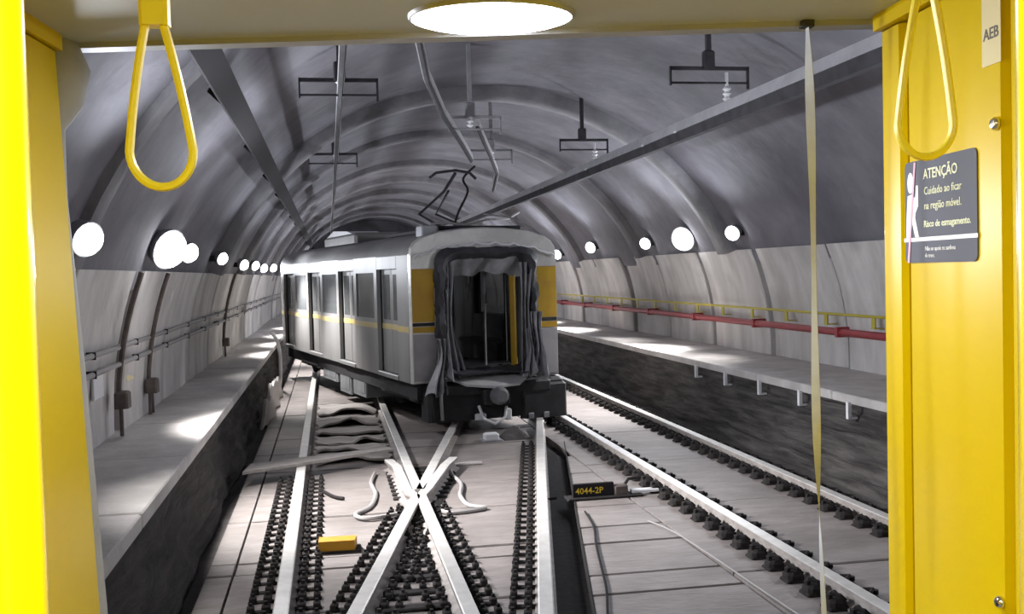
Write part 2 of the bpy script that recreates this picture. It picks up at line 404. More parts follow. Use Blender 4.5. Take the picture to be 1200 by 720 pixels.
# steel plates bridging the V below the crossing
cp = thing('crossing_base_plates', 'dark steel plates between the two rails just below the crossing', 'plates')
for i in range(11):
    y = FY-.55-.42*i; x0, x1 = B1(y)+.08, XA1-.08
    if x1-x0 < .1: x0, x1 = x0-.1, x1+.1
    MB().cbox((x0, y-.06, -.172), (x1, y+.06, -.14), .01).build('tie_plate', 'iron', cp)
for i in range(9):
    y = FY+.3+.24*i; xm = (XA1+B1(y))/2; hw = .3+.1*(y-FY)
    MB().cbox((xm-hw, y-.05, -.172), (xm+hw, y+.05, -.14), .01).build('tie_plate', 'iron', cp)

# ================================================================== DERAILED TRAIN
TYAW = R(12.85)
T = thing('derailed_train', 'stainless steel train car with yellow panels and torn open end, skewed across the tracks', 'train', (1.36, 17.6, 0), TYAW)
W, LEN, SILL = 2.8, 12.0, .72
roofp = [(0, 2.95), (.025, 3.06), (.09, 3.16), (.22, 3.25), (.55, 3.35), (1.0, 3.40), (1.4, 3.415), (1.8, 3.40), (2.25, 3.35), (2.58, 3.25), (2.71, 3.16), (2.775, 3.06), (2.8, 2.95)]
m = MB(); inner = [(1.4+(x-1.4)*.965, 2.95+(z-2.95)*.88) for x, z in roofp]
m.prism(roofp+inner[::-1], .06, LEN, 'y'); m.build('roof', 'steel', T, True)
def tb(name, a, b, mat, parent=T, c=.012):
    return MB().cbox(a, b, c).build(name, mat, parent)
doors = [(.78, 2.1), (3.85, 5.2), (7.0, 8.4), (10.2, 11.6)]
solid = [(.06, .78), (2.1, 3.85), (5.2, 7.0), (8.4, 10.2), (11.6, 12.0)]
for side in (0, 1):
    def X(a, b): return (a, b) if side == 0 else (W-b, W-a)
    for i, (s0, s1) in enumerate(solid):
        x0, x1 = X(0, .07)
        if s1-s0 > 1.2:
            w0, w1, z0, z1 = s0+.2, s1-.2, 1.78, 2.66
            p = MB(); p.box((x0, s0, SILL), (x1, s1, z0)).box((x0, s0, z1), (x1, s1, 2.96)).box((x0, s0, z0), (x1, w0, z1)).box((x0, w1, z0), (x1, s1, z1))
            p.build('side_panel', 'steel', T)
            x0, x1 = X(.02, .05); tb('side_window', (x0, w0, z0), (x1, w1, z1), 'glass', T, .005)
        else:
            tb('side_panel', (x0, s0, SILL), (x1, s1, 2.96), 'steel')
            if i == 0:
                x0, x1 = X(-.004, .0)
        x0, x1 = X(-.006, .0); tb('yellow_stripe', (x0, s0, 1.60), (x1, s1, 1.70), 'paleyellow', T, .002)
    for s0, s1 in doors:
        x0, x1 = X(0, .07); tb('door_header', (x0, s0, 2.72), (x1, s1, 2.96), 'steel')
        x0, x1 = X(-.02, .07); tb('door_sill', (x0, s0, SILL), (x1, s1, .80), 'steel')
        mid = (s0+s1)/2
        for q0, q1 in ((s0+.01, mid-.008), (mid+.008, s1-.01)):
            x0, x1 = X(.10, .14); d = tb('door_leaf', (x0, q0, .80), (x1, q1, 2.72), 'steel')
            x0, x1 = X(.095, .10); tb('door_window', (x0, q0+.1, 1.78), (x1, q1-.1, 2.62), 'glass', d, .002)
            x0, x1 = X(.092, .10); tb('yellow_stripe', (x0, q0, 1.60), (x1, q1, 1.70), 'paleyellow', d, .002)
        x0, x1 = X(.07, .16); tb('door_jamb', (x0, s1, .80), (x1, s1+.06, 2.72), 'under', T, .004)
        x0, x1 = X(.07, .16); tb('door_jamb', (x0, s0-.06, .80), (x1, s0, 2.72), 'under', T, .004)
# end frame with the rounded gangway opening
body = [(0, SILL)]+roofp+[(W, SILL)]
def ray_poly(poly, c, a):
    best = None; dx, dz = math.cos(a), math.sin(a)
    for (x0, z0), (x1, z1) in zip(poly, poly[1:]+poly[:1]):
        ex, ez = x1-x0, z1-z0; den = dx*ez-dz*ex
        if abs(den) < 1e-9: continue
        t = ((x0-c[0])*ez-(z0-c[1])*ex)/den; u = ((x0-c[0])*dz-(z0-c[1])*dx)/den
        if t > 0 and -1e-6 <= u <= 1+1e-6 and (best is None or t < best): best = t
    return (c[0]+dx*best, c[1]+dz*best)
def rrect(x0, x1, z0, z1, r, n=6):
    out = []
    for cx, cz, a0 in ((x1-r, z1-r, 0), (x0+r, z1-r, 90), (x0+r, z0+r, 180), (x1-r, z0+r, 270)):
        out += [(cx+r*math.cos(R(a0+90*i/n)), cz+r*math.sin(R(a0+90*i/n))) for i in range(n+1)]
    return out
OC = (1.4, 1.95)
def loop(poly, angs): return [ray_poly(poly, OC, a) for a in angs]
angs = [2*math.pi*i/120 for i in range(120)]+[math.atan2(z-OC[1], x-OC[0]) % (2*math.pi) for x, z in body]
angs = sorted(set(round(a, 5) for a in angs)); NA = len(angs)
OPEN = rrect(.45, 2.30, .84, 3.04, .22)
lo, li = loop(body, angs), loop(OPEN, angs)
m = MB()
lo2 = [(1.4+(x-1.4)*.985, z if z < 1 else z-.02) for x, z in lo]
rings = [[(x, .10, z) for x, z in li], [(x, -.02, z) for x, z in li], [(x, -.02, z) for x, z in lo2], [(x, .03, z) for x, z in lo], [(x, .10, z) for x, z in lo]]
vs = [p for r in rings for p in r]
fs = [(k*NA+i, k*NA+(i+1) % NA, ((k+1) % 5)*NA+(i+1) % NA, ((k+1) % 5)*NA+i) for k in range(5) for i in range(NA)]
m.add(vs, fs); m.build('end_frame', 'crump', T)
for x0, x1 in ((.03, .43), (2.33, 2.77)):
    tb('yellow_end_panel', (x0, -.034, 1.78), (x1, -.018, 2.70), 'tyellow')
    tb('yellow_end_stripe', (x0, -.034, 1.60), (x1, -.018, 1.70), 'tyellow', T, .004)
    tb('dark_end_groove', (x0, -.026, 1.71), (x1, -.018, 1.77), 'under', T, .003)
    tb('lower_end_panel', (x0, -.034, .76), (x1, -.018, 1.57), 'flank', T, .004)
m = MB()
path = []
for i in range(41):
    u = i/40; x = .06+2.68*u; e = abs(u-.5)*2
    path.append((x, -.05, 3.12-.24*e**2.5+.018*math.sin(u*47)+.012*math.sin(u*91)))
m.tube(path, .022, 6); m.build('torn_trim_glint', 'signwhite', T, True)  # torn metal edge, coloured white to paint its highlights
# bellows: folded rubber frame round the opening
m = MB(); NB = 96
ba = [2*math.pi*i/NB for i in range(NB)]
prof = [(0, .0), (-.02, -.10), (.05, -.18), (.0, -.26), (.07, -.30), (.12, -.24), (.16, -.12), (.17, .05)]
rnd = random.Random(4)
rings = []
for k, (ins, yy) in enumerate(prof):
    l = loop(rrect(.45+ins, 2.30-ins, .84+ins*.6, 3.04-ins*1.15, .24), ba); r = []
    for i, (x, z) in enumerate(l):
        j = .018*math.sin(i*.9+k)+.014*math.sin(i*2.3+k*1.7); r.append((x+j, yy+.03*math.sin(i*.5+k)-(.05 if z < 1.2 else 0), z+j*.5))
    rings.append(r)
vs = [p for r in rings for p in r]
fs = [(k*NB+i, k*NB+(i+1) % NB, (k+1)*NB+(i+1) % NB, (k+1)*NB+i) for k in range(len(prof)-1) for i in range(NB)]
m.add(vs, fs); m.build('bellows_frame', 'rubber', T, True)
# sagging top flap and torn side curtains
def flap(u, v):
    x = .62+1.56*u; z = 2.92-.34*v*(1+.10*math.sin(u*9)+.08*math.sin(u*23)*v)
    return (x, -.12-.06*math.sin(u*17+v*3)+.12*v, z)
MB().grid(flap, 40, 8, thick=(0, .012, 0)).build('torn_top_flap', 'cloth', T, True)
def curtain(x0, x1, spread, flip, seed, ztop=2.78, zbot=.80, y0=-.2):
    r = random.Random(seed); p1, p2 = r.uniform(0, 6), r.uniform(0, 6)
    def fn(u, v):
        z = ztop+(zbot-ztop)*v; k = v**2.2
        x = x0+(x1-x0)*u; cx = (x0+x1)/2
        nar = 1-.38*math.sin(math.pi*min(1, v*1.15))**1.5
        x = cx+(x-cx)*nar*(1+spread*k)+flip*.10*k+.02*math.sin(v*7+p1)
        y = y0+.055*math.sin(u*15+p2+v*2.2)*(1+.8*k)-.18*k*(.5+.5*math.sin(u*5+p1))
        return (x, y, z+.05*math.sin(u*13+p1)*v)
    return fn
for a in ((.50, .74, .7, .6, 1), (.36, .56, .9, -1.2, 2, 1.5, .55, -.28), (1.95, 2.20, .5, -.2, 3), (2.12, 2.38, .6, .1, 5, 1.9, .74, -.3), (2.02, 2.12, 2.0, 0, 6, 1.6, .82, -.34)):
    MB().grid(curtain(*a), 22, 26, thick=(0, .012, 0)).build('torn_bellows_curtain', 'cloth', T, True)
# floor plate tongue
fp = [(.60, .5), (.60, -.1), (.85, -.40), (1.30, -.52), (1.80, -.48), (2.12, -.2), (2.15, .5)]; zz = lambda y: .90+.24*min(0, y-.1)/.6
m = MB(); m.add([(x, y, zz(y)) for x, y in fp]+[(x, y, zz(y)-.04) for x, y in fp], [tuple(range(7)), tuple(range(13, 6, -1))]+[(i, (i+1) % 7, 7+(i+1) % 7, 7+i) for i in range(7)]); m.build('floor_plate', 'plate', T)
# interior
I = MB(); I.box((.16, .1, .80), (2.64, LEN-.1, .84)); I.build('car_floor', 'tfloor', T)
MB().box((.16, .12, 2.86), (2.64, LEN-.1, 2.90)).build('car_ceiling', 'tint', T)
for x0 in (.145, 2.645):
    for s0, s1 in solid: MB().box((x0, s0+.05, .84), (x0+.012, s1-.05, 1.7)).build('inner_lining', 'tint', T)
MB().box((.16, LEN-.1, .80), (2.64, LEN-.04, 2.95)).build('rear_bulkhead', 'tint', T)
for (a, b) in ((2.2, 3.75), (5.3, 6.9), (8.5, 10.1)):
    for x0, x1, s in ((.17, .58, 1), (2.22, 2.63, -1)):
        bk = (.17, .23) if s > 0 else (2.57, 2.63)
        q = MB().cbox((x0, a, 1.18), (x1, b, 1.26), .02); q.cbox((bk[0], a, 1.24), (bk[1], b, 1.75), .02); q.box((x0+.1, a+.1, .84), (x1-.1, b-.1, 1.18)); q.build('bench_seat', 'box', T)
def vpole(x, y, mat='galv'):
    MB().tube([(x, y, .84), (x, y, 1.6), (x+.01, y, 2.2), (x, y, 2.87)], .024, 8).build('grab_pole', mat, T, True)
for x, y in ((1.02, 1.2), (1.92, 1.4), (1.0, 4.5), (1.85, 4.5), (1.45, 7.7)): vpole(x, y, 'white')
MB().cbox((1.97, .04, .9), (2.01, .28, 2.62), .015).build('yellow_partition', 'tyellow', T)
MB().lathe([(.01, -.09), (.05, -.07), (.065, 0), (.05, .07), (.01, .09)], (.95, .9, 2.15), 10).build('dangling_fitting', 'white', T, True)
MB().tube([(.95, .9, 2.23), (.94, .92, 2.6), (.93, .95, 2.86)], .008, 5).build('dangling_wire', 'cable', T)
for i, (x, z0, z1, y) in enumerate(((1.25, 2.1, 2.85, .6), (1.4, 2.25, 2.85, .8), (1.55, 2.0, 2.85, .5))):
    MB().grid(lambda u, v: (x+.12*u*(1-.5*v), y+.05*math.sin(u*6+v*4), z1+(z0-z1)*v+.05*u), 5, 8, thick=(0, .006, 0)).build('hanging_tatter', 'cloth', T, True)
# underframe, buffer beam, coupler
U = MB(); U.box((.12, .1, .42), (2.68, LEN-.1, .74)); U.build('underframe', 'under', T)
m = MB(); m.cbox((.22, -.22, .05), (2.80, .25, .70), .05); m.cbox((1.95, -.28, .0), (2.82, -.1, .62), .04); m.cbox((.3, -.3, .5), (2.5, -.2, .68), .03); m.build('buffer_beam', 'under', T)
q = tb('coupler_box', (1.15, -.45, .32), (1.65, -.18, .62), 'under', T, .04)
MB().lathe([(.05, 0), (.16, .02), (.16, .12), (.1, .2)], (1.4, -.45, .48), 14, mat=Matrix.Rotation(R(90), 4, 'X')).build('coupler_head', 'box', q, True)
MB().tube([(1.1, -.3, .3), (1.15, -.4, .08), (1.35, -.42, -.02), (1.55, -.4, .08), (1.62, -.3, .25)], .028, 7).build('brake_hose', 'white', T, True)
tb('coupler_bracket', (1.02, -.36, .06), (1.22, -.28, .17), 'white', T, .02)
tb('coupler_bracket', (1.58, -.36, .02), (1.70, -.28, .22), 'white', T, .02)
for x in (2.05, 2.35): tb('beam_bracket', (x, -.31, .0), (x+.1, -.26, .1), 'galv', T, .01)
MB().tube([(.45, -.3, .8), (.40, -.34, .5), (.42, -.33, .1)], .03, 7).build('hanging_cable', 'cable', T, True)
MB().tube([(.32, -.24, .75), (.26, -.3, .45), (.3, -.3, .12)], .022, 7).build('hanging_cable', 'under', T, True)
for s, (a, b), x1, z0 in ((0, (3.6, 4.7), .9, .10), (0, (4.9, 5.9), .9, .04), (0, (6.2, 7.6), .8, .2), (1, (3.6, 5.4), .9, .1), (1, (5.8, 7.4), .9, .1)):
    xx = (.14, x1) if s == 0 else (W-x1, W-.14)
    bx = tb('equipment_box', (xx[0], a, z0), (xx[1], b, .62), 'box', T, .03)
    xh = xx[0]-.012 if s == 0 else xx[1]
    tb('box_hatch', (xh, a+.1, z0+.08), (xh+.012, b-.1, .52), 'box', bx, .004)
for yb in (2.0, 9.9):
    f = MB(); 
    for x in (.34, 2.36): f.cbox((x, yb-1.3, .28), (x+.1, yb+1.3, .52), .04)
    f.box((.4, yb-.2, .3), (2.4, yb+.2, .55)); bg = f.build('bogie_frame', 'under', T)
    for dy in (-.95, .95):
        for x in (.58, 2.02):
            MB().lathe([(.12, -.07), (.40, -.07), (.43, -.03), (.40, .0), (.38, .06), (.12, .06)], (x+.1, yb+dy, .44), 24, mat=Matrix.Rotation(R(90), 4, 'Y')).build('wheel', 'iron', bg, True)
        MB().tube([(.5, yb+dy, .44), (2.3, yb+dy, .44)], .07, 10).build('axle', 'iron', bg, True)
        for x in (.30, 2.42): tb('axle_box', (x, yb+dy-.16, .30), (x+.1, yb+dy+.16, .56), 'box', bg, .04)
# roof equipment
tb('roof_unit', (.35, 5.0, 3.33), (2.45, 8.0, 3.56), 'steel', T, .06)
m = MB(); m.prism([(5.1, 3.5), (5.9, 3.62), (7.2, 3.68), (7.9, 3.55), (7.9, 3.48)], .4, 1.1, 'x'); m.build('roof_fairing', 'white', T)
tb('roof_box', (.30, .15, 3.26), (.58, .5, 3.46), 'trim', T, .02)
tb('roof_rack', (.7, .4, 3.38), (2.3, 3.6, 3.46), 'under', T, .02)
pn = MB(); pn.tube([(1.0, 1.0, 3.44), (1.05, 2.6, 3.8), (1.12, 1.25, 4.15)], .03, 6); pn.tube([(1.5, 1.0, 3.44), (1.4, 2.6, 3.8), (1.2, 1.25, 4.15)], .025, 6)
pn.tube([(1.12, 1.25, 4.15), (1.22, .9, 4.45)], .03, 6); pa = pn.build('pantograph_arm', 'aludark', T)
MB().tube([(.72, .9, 4.36), (.85, .9, 4.45), (1.22, .9, 4.5), (1.5, .9, 4.46), (1.62, .9, 4.35)], .028, 6).build('pantograph_head', 'aludark', pa)
MB().tube([(1.0, 1.0, 3.44), (1.0, 2.7, 3.44), (1.5, 2.7, 3.44), (1.5, 1.0, 3.44), (1.0, 1.0, 3.44)], .03, 6).build('pantograph_base', 'under', pa)
MB().tube([(.55, .4, 3.5), (.9, .5, 3.52), (1.3, .6, 3.48), (1.7, .5, 3.58), (2.2, .8, 3.6), (2.6, 1.2, 3.75)], .02, 6).build('roof_cable', 'cable', T, True)
MB().tube([(1.75, .9, 3.7), (2.1, .5, 3.62), (2.4, .25, 3.42), (2.62, .1, 3.22)], .018, 6).build('roof_cable', 'cable', T, True)

# ================================================================== OVERHEAD CONDUCTORS
def conductor(name, label, path, top, bot, mats=('alu', 'aludark')):
    t = thing(name, label, 'conductor rail')
    MB().sweep(path, top).build('upper_bar', mats[0], t, False)
    MB().sweep(path, bot).build('contact_bar', mats[1], t, False)
    return t
cr = conductor('overhead_conductor_rail', 'thick overhead bar running over the right-hand track, pale above and dark below',
    [(4.85, y, 4.48) for y in (-8, 4, 8, 12, 16, 20, 24, 28, 44, 62)],
    [(-.07, 0), (-.035, .14), (.035, .14), (.07, 0)], [(-.07, -.005), (.07, -.005), (.05, -.13), (-.05, -.13)])
for y in (9.6, 13.6, 15.1, 18.6, 22.5):
    MB().cbox((4.765, y-.05, 4.47), (4.80, y+.05, 4.50), .006).build('joint_clamp', 'white', cr)
P2 = [(-.04, 0), (-.03, .11), (.03, .11), (.04, 0)]; P3 = [(-.03, -.004), (.03, -.004), (.015, -.05), (-.015, -.05)]
conductor('overhead_conductor_rail', 'slim overhead bar over the left track, nearly vertical in view', [(.20, y, 4.75) for y in (-8, 2, 10, 16, 22, 30, 45, 62)], P2, P3)
conductor('overhead_conductor_rail', 'bowed overhead bar curving over the crossing toward the pantograph', [(.62, 6.5, 4.78), (.72, 8, 4.78), (.87, 9.4, 4.77), (1.14, 11.4, 4.76), (1.6, 13.9, 4.75), (2.17, 16.5, 4.72), (2.6, 18.4, 4.65)], P2, P3)
conductor('overhead_conductor_rail', 'short overhead bar hanging beside the bowed one above the train', [(2.25, 15.2, 4.80), (2.55, 16.6, 4.76), (2.95, 18.4, 4.72), (3.5, 21, 4.65), (3.9, 24, 4.55)], P2, P3)
def hanger(label, x, y, zt, zb, x0, x1, mat='aludark', insx=None):
    zv = Z0+HB*math.sqrt(max(0, 1-((x-CX)/HA)**2))
    t = thing('overhead_support', label, 'bracket', (x, y, 0))
    MB().box((-.03, -.03, zt), (.03, .03, zv+.03)).build('drop_post', mat, t)
    MB().cbox((-.07, -.05, zt-.06), (.07, .05, zt+.16), .015).build('post_clamp', mat, t)
    MB().cbox((x0-x, -.02, zt-.075), (x1-x, .02, zt-.03), .008).build('cross_bar', mat, t)
    MB().cbox((x0-x, -.015, zt-.24), (x1-x-.02, .015, zt-.215), .006).build('cross_bar', mat, t)
    MB().box((x1-x-.02, -.02, zt-.3), (x1-x+.005, .02, zt-.03)).build('end_strut', mat, t)
    MB().box((x0-x-.005, -.02, zt-.26), (x0-x+.015, .02, zt-.03)).build('end_strut', mat, t)
    ix = (insx if insx is not None else x)-x
    MB().lathe([(.02, zb-.0), (.055, zb+.03), (.025, zb+.06), (.055, zb+.09), (.025, zb+.12), (.055, zb+.15), (.02, zb+.19), (.02, zt-.1)], (ix, 0, 0), 12).build('insulator', 'white', t, True)
    return t
hanger('dark overhead bracket on a drop post above the thick right bar, nearest', 4.62, 11.9, 5.07, 4.62, 4.13, 5.13, insx=4.85)
hanger('small far bracket above the thick right bar', 4.62, 18.2, 5.03, 4.62, 4.2, 5.1, insx=4.85)
hanger('dark rectangular bracket above the slim left bar', .2, 12.2, 4.95, 4.84, -.27, .64)
hanger('pale bracket with a square clamp above the bowed middle bar', 2.12, 15, 4.95, 4.75, 1.8, 2.58, 'galv')
hanger('far bracket over the left track behind the train roof', .2, 19.5, 4.95, 4.84, -.3, .6)
hanger('far bracket above the short bar over the train', 3.1, 19.2, 4.97, 4.78, 2.7, 3.5, 'galv')
# long cable tray on the left of the vault
t = thing('cable_tray', 'dark cable tray running lengthwise high on the left of the vault', 'cable tray')
m = MB(); a = math.acos((-.98-CX)/HA); 
for i in range(20):
    pass
p0 = vault_pt(a, .17); nrm = Vector((math.cos(a)/HA, 0, math.sin(a)/HB)).normalized(); tg = Vector((-nrm.z, 0, nrm.x))
q = [p0+tg*.11+nrm*.0, p0-tg*.11+nrm*.0, p0-tg*.11-nrm*.06, p0+tg*.11-nrm*.06]
m.prism([(v.x, v.z) for v in q], -8, 60, 'y'); m.build('tray_body', 'black', t)
for y in range(-6, 58, 4):
    c = p0+nrm*.01; v = [c+tg*.1+nrm*.24, c-tg*.1+nrm*.24, c-tg*.1, c+tg*.1]
    MB().prism([(k.x, k.z) for k in v], y, y+.05, 'y').build('tray_bracket', 'iron', t)

# ================================================================== WALL LAMPS
def lamp(label, y, side, z, rad, watt, stray, group):
    x = vault_x(z, side, .02)
    t = thing('wall_lamp', label, 'lamp', (x, y, z), 0, group)
    MB().cbox((-.06, -.06, -.05), (.06, .06, .05), .01).build('bracket', 'iron', t)
    aim = Vector((-side*.75, -.55, -.35)).normalized()
    q = aim.to_track_quat('Z', 'Y').to_matrix().to_4x4(); c = Vector((-side*.14, 0, 0))
    MB().lathe([(rad*.5, -.12), (rad*.95, -.09), (rad*1.08, .0), (rad*1.08, .03), (rad*.98, .03)], c, 20, mat=q).build('housing', 'galv', t, True)
    MB().lathe([(rad*.97, .02), (rad*.9, .02+rad*.3), (rad*.62, .02+rad*.6), (rad*.2, .02+rad*.74)], c, 20, mat=q).build('lens', 'lens', t, True)
    if watt:
        ld = bpy.data.lights.new('wall_lamp_beam', 'SPOT'); ld.energy = watt*SPOT_W; ld.spot_size = R(92); ld.spot_blend = .8; ld.shadow_soft_size = rad
        ld.color = (1, .975, .96)
        lo = link('lamp_beam', ld, t, (-side*.32, 0, -.06)); lo.rotation_euler = Vector((-side*.72, -.04, -1)).to_track_quat('-Z', 'Y').to_euler()
        ld = bpy.data.lights.new('wall_lamp_stray', 'SPOT'); ld.energy = stray*BARE_W; ld.spot_size = R(165); ld.spot_blend = .6; ld.shadow_soft_size = rad; ld.color = (.88, .92, 1)
        lo = link('lamp_stray', ld, t, (-side*.36, -.05, 0)); lo.rotation_euler = Vector((-side, -.25, .15)).to_track_quat('-Z', 'Y').to_euler()
GL, GR = 'lamps along the left tunnel wall', 'lamps along the right tunnel wall'
lamp('wall lamp half hidden by the left yellow panel edge', 8.24, -1, 2.94, .13, .15, 1.4, GL)
lamp('large glaring lamp on the left wall, biggest of that row', 12.21, -1, 2.97, .22, 1.9, 1.9, GL)
lamp('lamp touching the glare of the large left lamp on its right', 13.95, -1, 2.97, .13, .03, .3, GL)
lamp('left wall lamp, first small one right of the large glaring lamp', 18.11, -1, 2.97, .11, .06, .4, GL)
lamp('left wall lamp, second small one right of the large glaring lamp', 22.9, -1, 2.92, .12, .55, .35, GL)
lamp('left wall lamp, third small one right of the large glaring lamp', 26.3, -1, 2.94, .12, .55, .35, GL)
lamp('left wall lamp, fourth small one right of the large glaring lamp', 29.9, -1, 2.91, .13, .8, .5, GL)
lamp('farthest left wall lamp, beside the far end of the train', 34.6, -1, 2.96, .14, 1.2, 1, GL)
lamp('rightmost lamp on the right wall, nearest the hanging pale strip', 17.91, 1, 3.23, .14, .2, .8, GR)
lamp('large glaring lamp on the right wall, biggest of that row', 20.61, 1, 3.22, .25, 2.2, 1.5, GR)
lamp('small lamp on the right wall just left of the large glaring one', 23.22, 1, 3.21, .14, .15, .5, GR)
lamp('second lamp left of the large glaring one on the right wall', 28.23, 1, 3.26, .16, 1.3, 1, GR)
lamp('lamp on the right wall at the top corner of the train end', 32.76, 1, 3.16, .16, 1.3, 1, GR)
for yy, sd, zz, lab in ((4.2, -1, 2.95, 'added unseen left wall lamp beside the carriage, behind its yellow wall'), (9.5, 1, 3.22, 'added unseen right wall lamp behind the right yellow panel'), (40, 1, 3.2, 'added unseen right wall lamp behind the train, nearer'), (48, 1, 3.2, 'added unseen right wall lamp behind the train, farther'), (45, -1, 2.95, 'added unseen left wall lamp behind the train, nearer'), (56, -1, 2.95, 'added unseen left wall lamp at the far end behind the train'), (58, 1, 3.2, 'added unseen right wall lamp at the far end behind the train')):  # lamps out of view, added to light the tunnel
    lamp(lab, yy, sd, zz, .16, .03 if yy < 10 else .8, (.5 if yy < 5 else .7) if yy < 10 else 1.2, GL if sd < 0 else GR)

# ================================================================== WALL FITTINGS
t = thing('handrail', 'thin yellow handrail fixed along the right wall', 'handrail')
MB().tube([(7.80, 8, 1.82), (7.80, 20, 1.82), (7.80, 40, 1.82)], .022, 8).build('rail_tube', 'yrail', t, True)
hb = MB().box((-.02, -.05, -.17), (.16, .05, -.155)).box((-.012, -.05, -.155), (.012, .05, .03)).mesh('rail_bracket', 'yrail')
for i in range(17): link('rail_bracket', hb, t, (7.80, 9.4+1.45*i, 1.81))
t = thing('red_pipe', 'red pipe below the yellow handrail on the right wall', 'pipe')
MB().tube([(7.83, 8, 1.54), (7.83, 20, 1.54), (7.83, 42, 1.54)], .06, 10).build('pipe_body', 'redpipe', t, True)
pb = MB().box((-.075, -.04, -.08), (.2, .04, .08)).mesh('pipe_clamp', 'redpipe')
for i in range(8): link('pipe_clamp', pb, t, (7.83, 14.8+3.2*i, 1.54))
for z, lab in ((1.91, 'upper grey pipe along the left wall'), (1.73, 'lower grey pipe along the left wall')):
    t = thing('wall_pipe', lab, 'pipe')
    MB().tube([(-2.22, 6, z), (-2.22, 22, z), (-2.22, 48, z)], .03, 8).build('pipe_body', 'cable', t, True)
    pc = MB().box((-.10, -.015, -.036), (.033, .015, .036)).mesh('pipe_clip', 'iron')
    for i in range(14): link('pipe_clip', pc, t, (-2.22, 8+2.2*i, z))
def conduit(label, y, zbox, ztop, two=False):
    t = thing('wall_conduit', label, 'conduit', (0, y, 0))
    pts = [(vault_x(z, -1, .1), 0, z) for z in [zbox+(ztop-zbox)*i/8 for i in range(9)]]
    MB().tube(pts, .028, 7).build('conduit_tube', 'rust', t, True)
    MB().cbox((-2.27, -.11, zbox-.12), (-2.13, .11, zbox+.06), .02).build('junction_box', 'rust', t)
    for dy in ((-.07, .07) if two else (0,)):
        MB().tube([(-2.22, dy, zbox-.1), (-2.22, dy*1.4, .96)], .022, 7).build('drop_tube', 'rust', t, True)
conduit('rusty conduit with a small box on the left wall, nearest the yellow panel', 11.45, 1.38, 2.70)
conduit('twin conduits with a wide box on the left wall, second from the yellow panel', 13.3, 1.34, 2.70, True)
conduit('thin conduit high on the left wall near the bright far section', 22.6, 1.3, 2.72)
for i, (y, z) in enumerate(((10.75, 1.6), (12.4, 1.62))):
    t = thing('wall_notice', ['pale worn notice on the left wall below the pipes, nearer', 'pale worn notice on the left wall below the pipes, farther'][i], 'notice', (-2.305, y, z))
    MB().cbox((-.008, -.22, -.15), (.018, .22, .13), .004).build('notice_plate', 'cream' if i else 'white', t)

# ================================================================== THINGS ON THE TRACK BED
t = thing('yellow_track_box', 'small ochre yellow box lying between the left rails', 'box', (0, 10.45, SLABZ), R(-2))
m = MB(); m.prism([(-.18, -.10), (.18, -.10), (.20, .10), (-.18, .10)], .02, .12); m.build('box_body', 'ybox', t)
MB().cbox((-.22, -.13, 0), (.24, .13, .022), .006).build('base_plate', 'iron', t)
t = thing('point_machine_marker', 'dark marker board with yellow number beside the dark strip', 'sign', (3.08, 12.0, SLABZ), R(2))
MB().cbox((-.26, -.02, .02), (.26, .03, .19), .008).build('board', 'black', t)
MB().cbox((-.34, -.09, 0), (.62, .14, .03), .01).build('base_plate', 'iron', t)
MB().cbox((.26, -.04, .03), (.44, .1, .15), .02).build('end_block', 'rust', t)
MB().tube([(.4, .03, .12), (.47, .05, .2), (.6, .06, .21)], .02, 6).build('cable_stub', 'iron', t)
MB().cbox((.50, .0, .03), (.85, .10, .065), .008).build('pale_lug', 'white', t)
o = link('marker_text', text_mesh('4044-2P', .105, 'ytext', True), t, (-.225, -.0215, .10), (R(90), 0, 0))
MB().tube([(-.45, .04, .03), (-.6, .02, .02), (-.72, -.06, .02)], .018, 6).build('cable_tail', 'iron', t)
def cable(label, pts, r, mat='cable', name='loose_cable'):
    P = [Vector(p) for p in pts]; out = []
    for i in range(len(P)-1):
        p0, p1, p2, p3 = P[max(i-1, 0)], P[i], P[i+1], P[min(i+2, len(P)-1)]
        for k in range(6):
            u = k/6; out.append(.5*((2*p1)+(-p0+p2)*u+(2*p0-5*p1+4*p2-p3)*u*u+(-p0+3*p1-3*p2+p3)*u**3))
    out.append(P[-1])
    return tag(MB().tube(out, r, 7).build(name, mat, None, True), label, 'cable')
zc = SLABZ+.03
cable('loose grey cable looping left of the crossing', [(.55, 14.3, zc), (.47, 13.6, zc), (.50, 12.9, zc), (.40, 12.2, zc), (.22, 11.85, zc), (.35, 11.6, zc), (.72, 11.75, zc)], .026)
cable('loose grey cable looping right of the crossing', [(2.1, 14.6, zc), (1.72, 14.55, zc), (1.58, 14.0, zc), (1.62, 13.2, zc), (1.52, 12.5, zc), (1.55, 11.95, zc), (1.72, 11.75, zc), (1.3, 11.62, zc), (1.15, 11.9, zc)], .026)
cable('black cable lying along the slabs right of the dark strip', [(2.80, 11.3, zc-.012), (2.72, 10.6, zc-.012), (2.56, 9.9, zc-.012), (2.42, 9.2, zc-.012), (2.28, 8.5, zc-.012), (2.1, 7.8, zc-.012), (1.95, 7.2, zc-.012)], .011, 'black')
cable('thin pale cable lying along the slab joint near the right track', [(3.36, 10.7, zc-.015), (3.47, 10.2, zc-.015), (3.52, 9.3, zc-.015), (3.54, 8.4, zc-.015), (3.57, 7.4, zc-.015)], .008)
cable('short dark cable stub beside the leftmost rail', [(-.16, 13.3, zc), (-.02, 12.9, zc), (.1, 12.75, zc)], .022, 'iron')
cable('pale bent hose sticking up from the trench by the train rear', [(-1.28, 26, -.1), (-1.22, 25.5, .3), (-1.22, 25.2, .9), (-1.30, 25, 1.2), (-1.42, 24.9, 1.38)], .045, 'white', 'bent_hose')
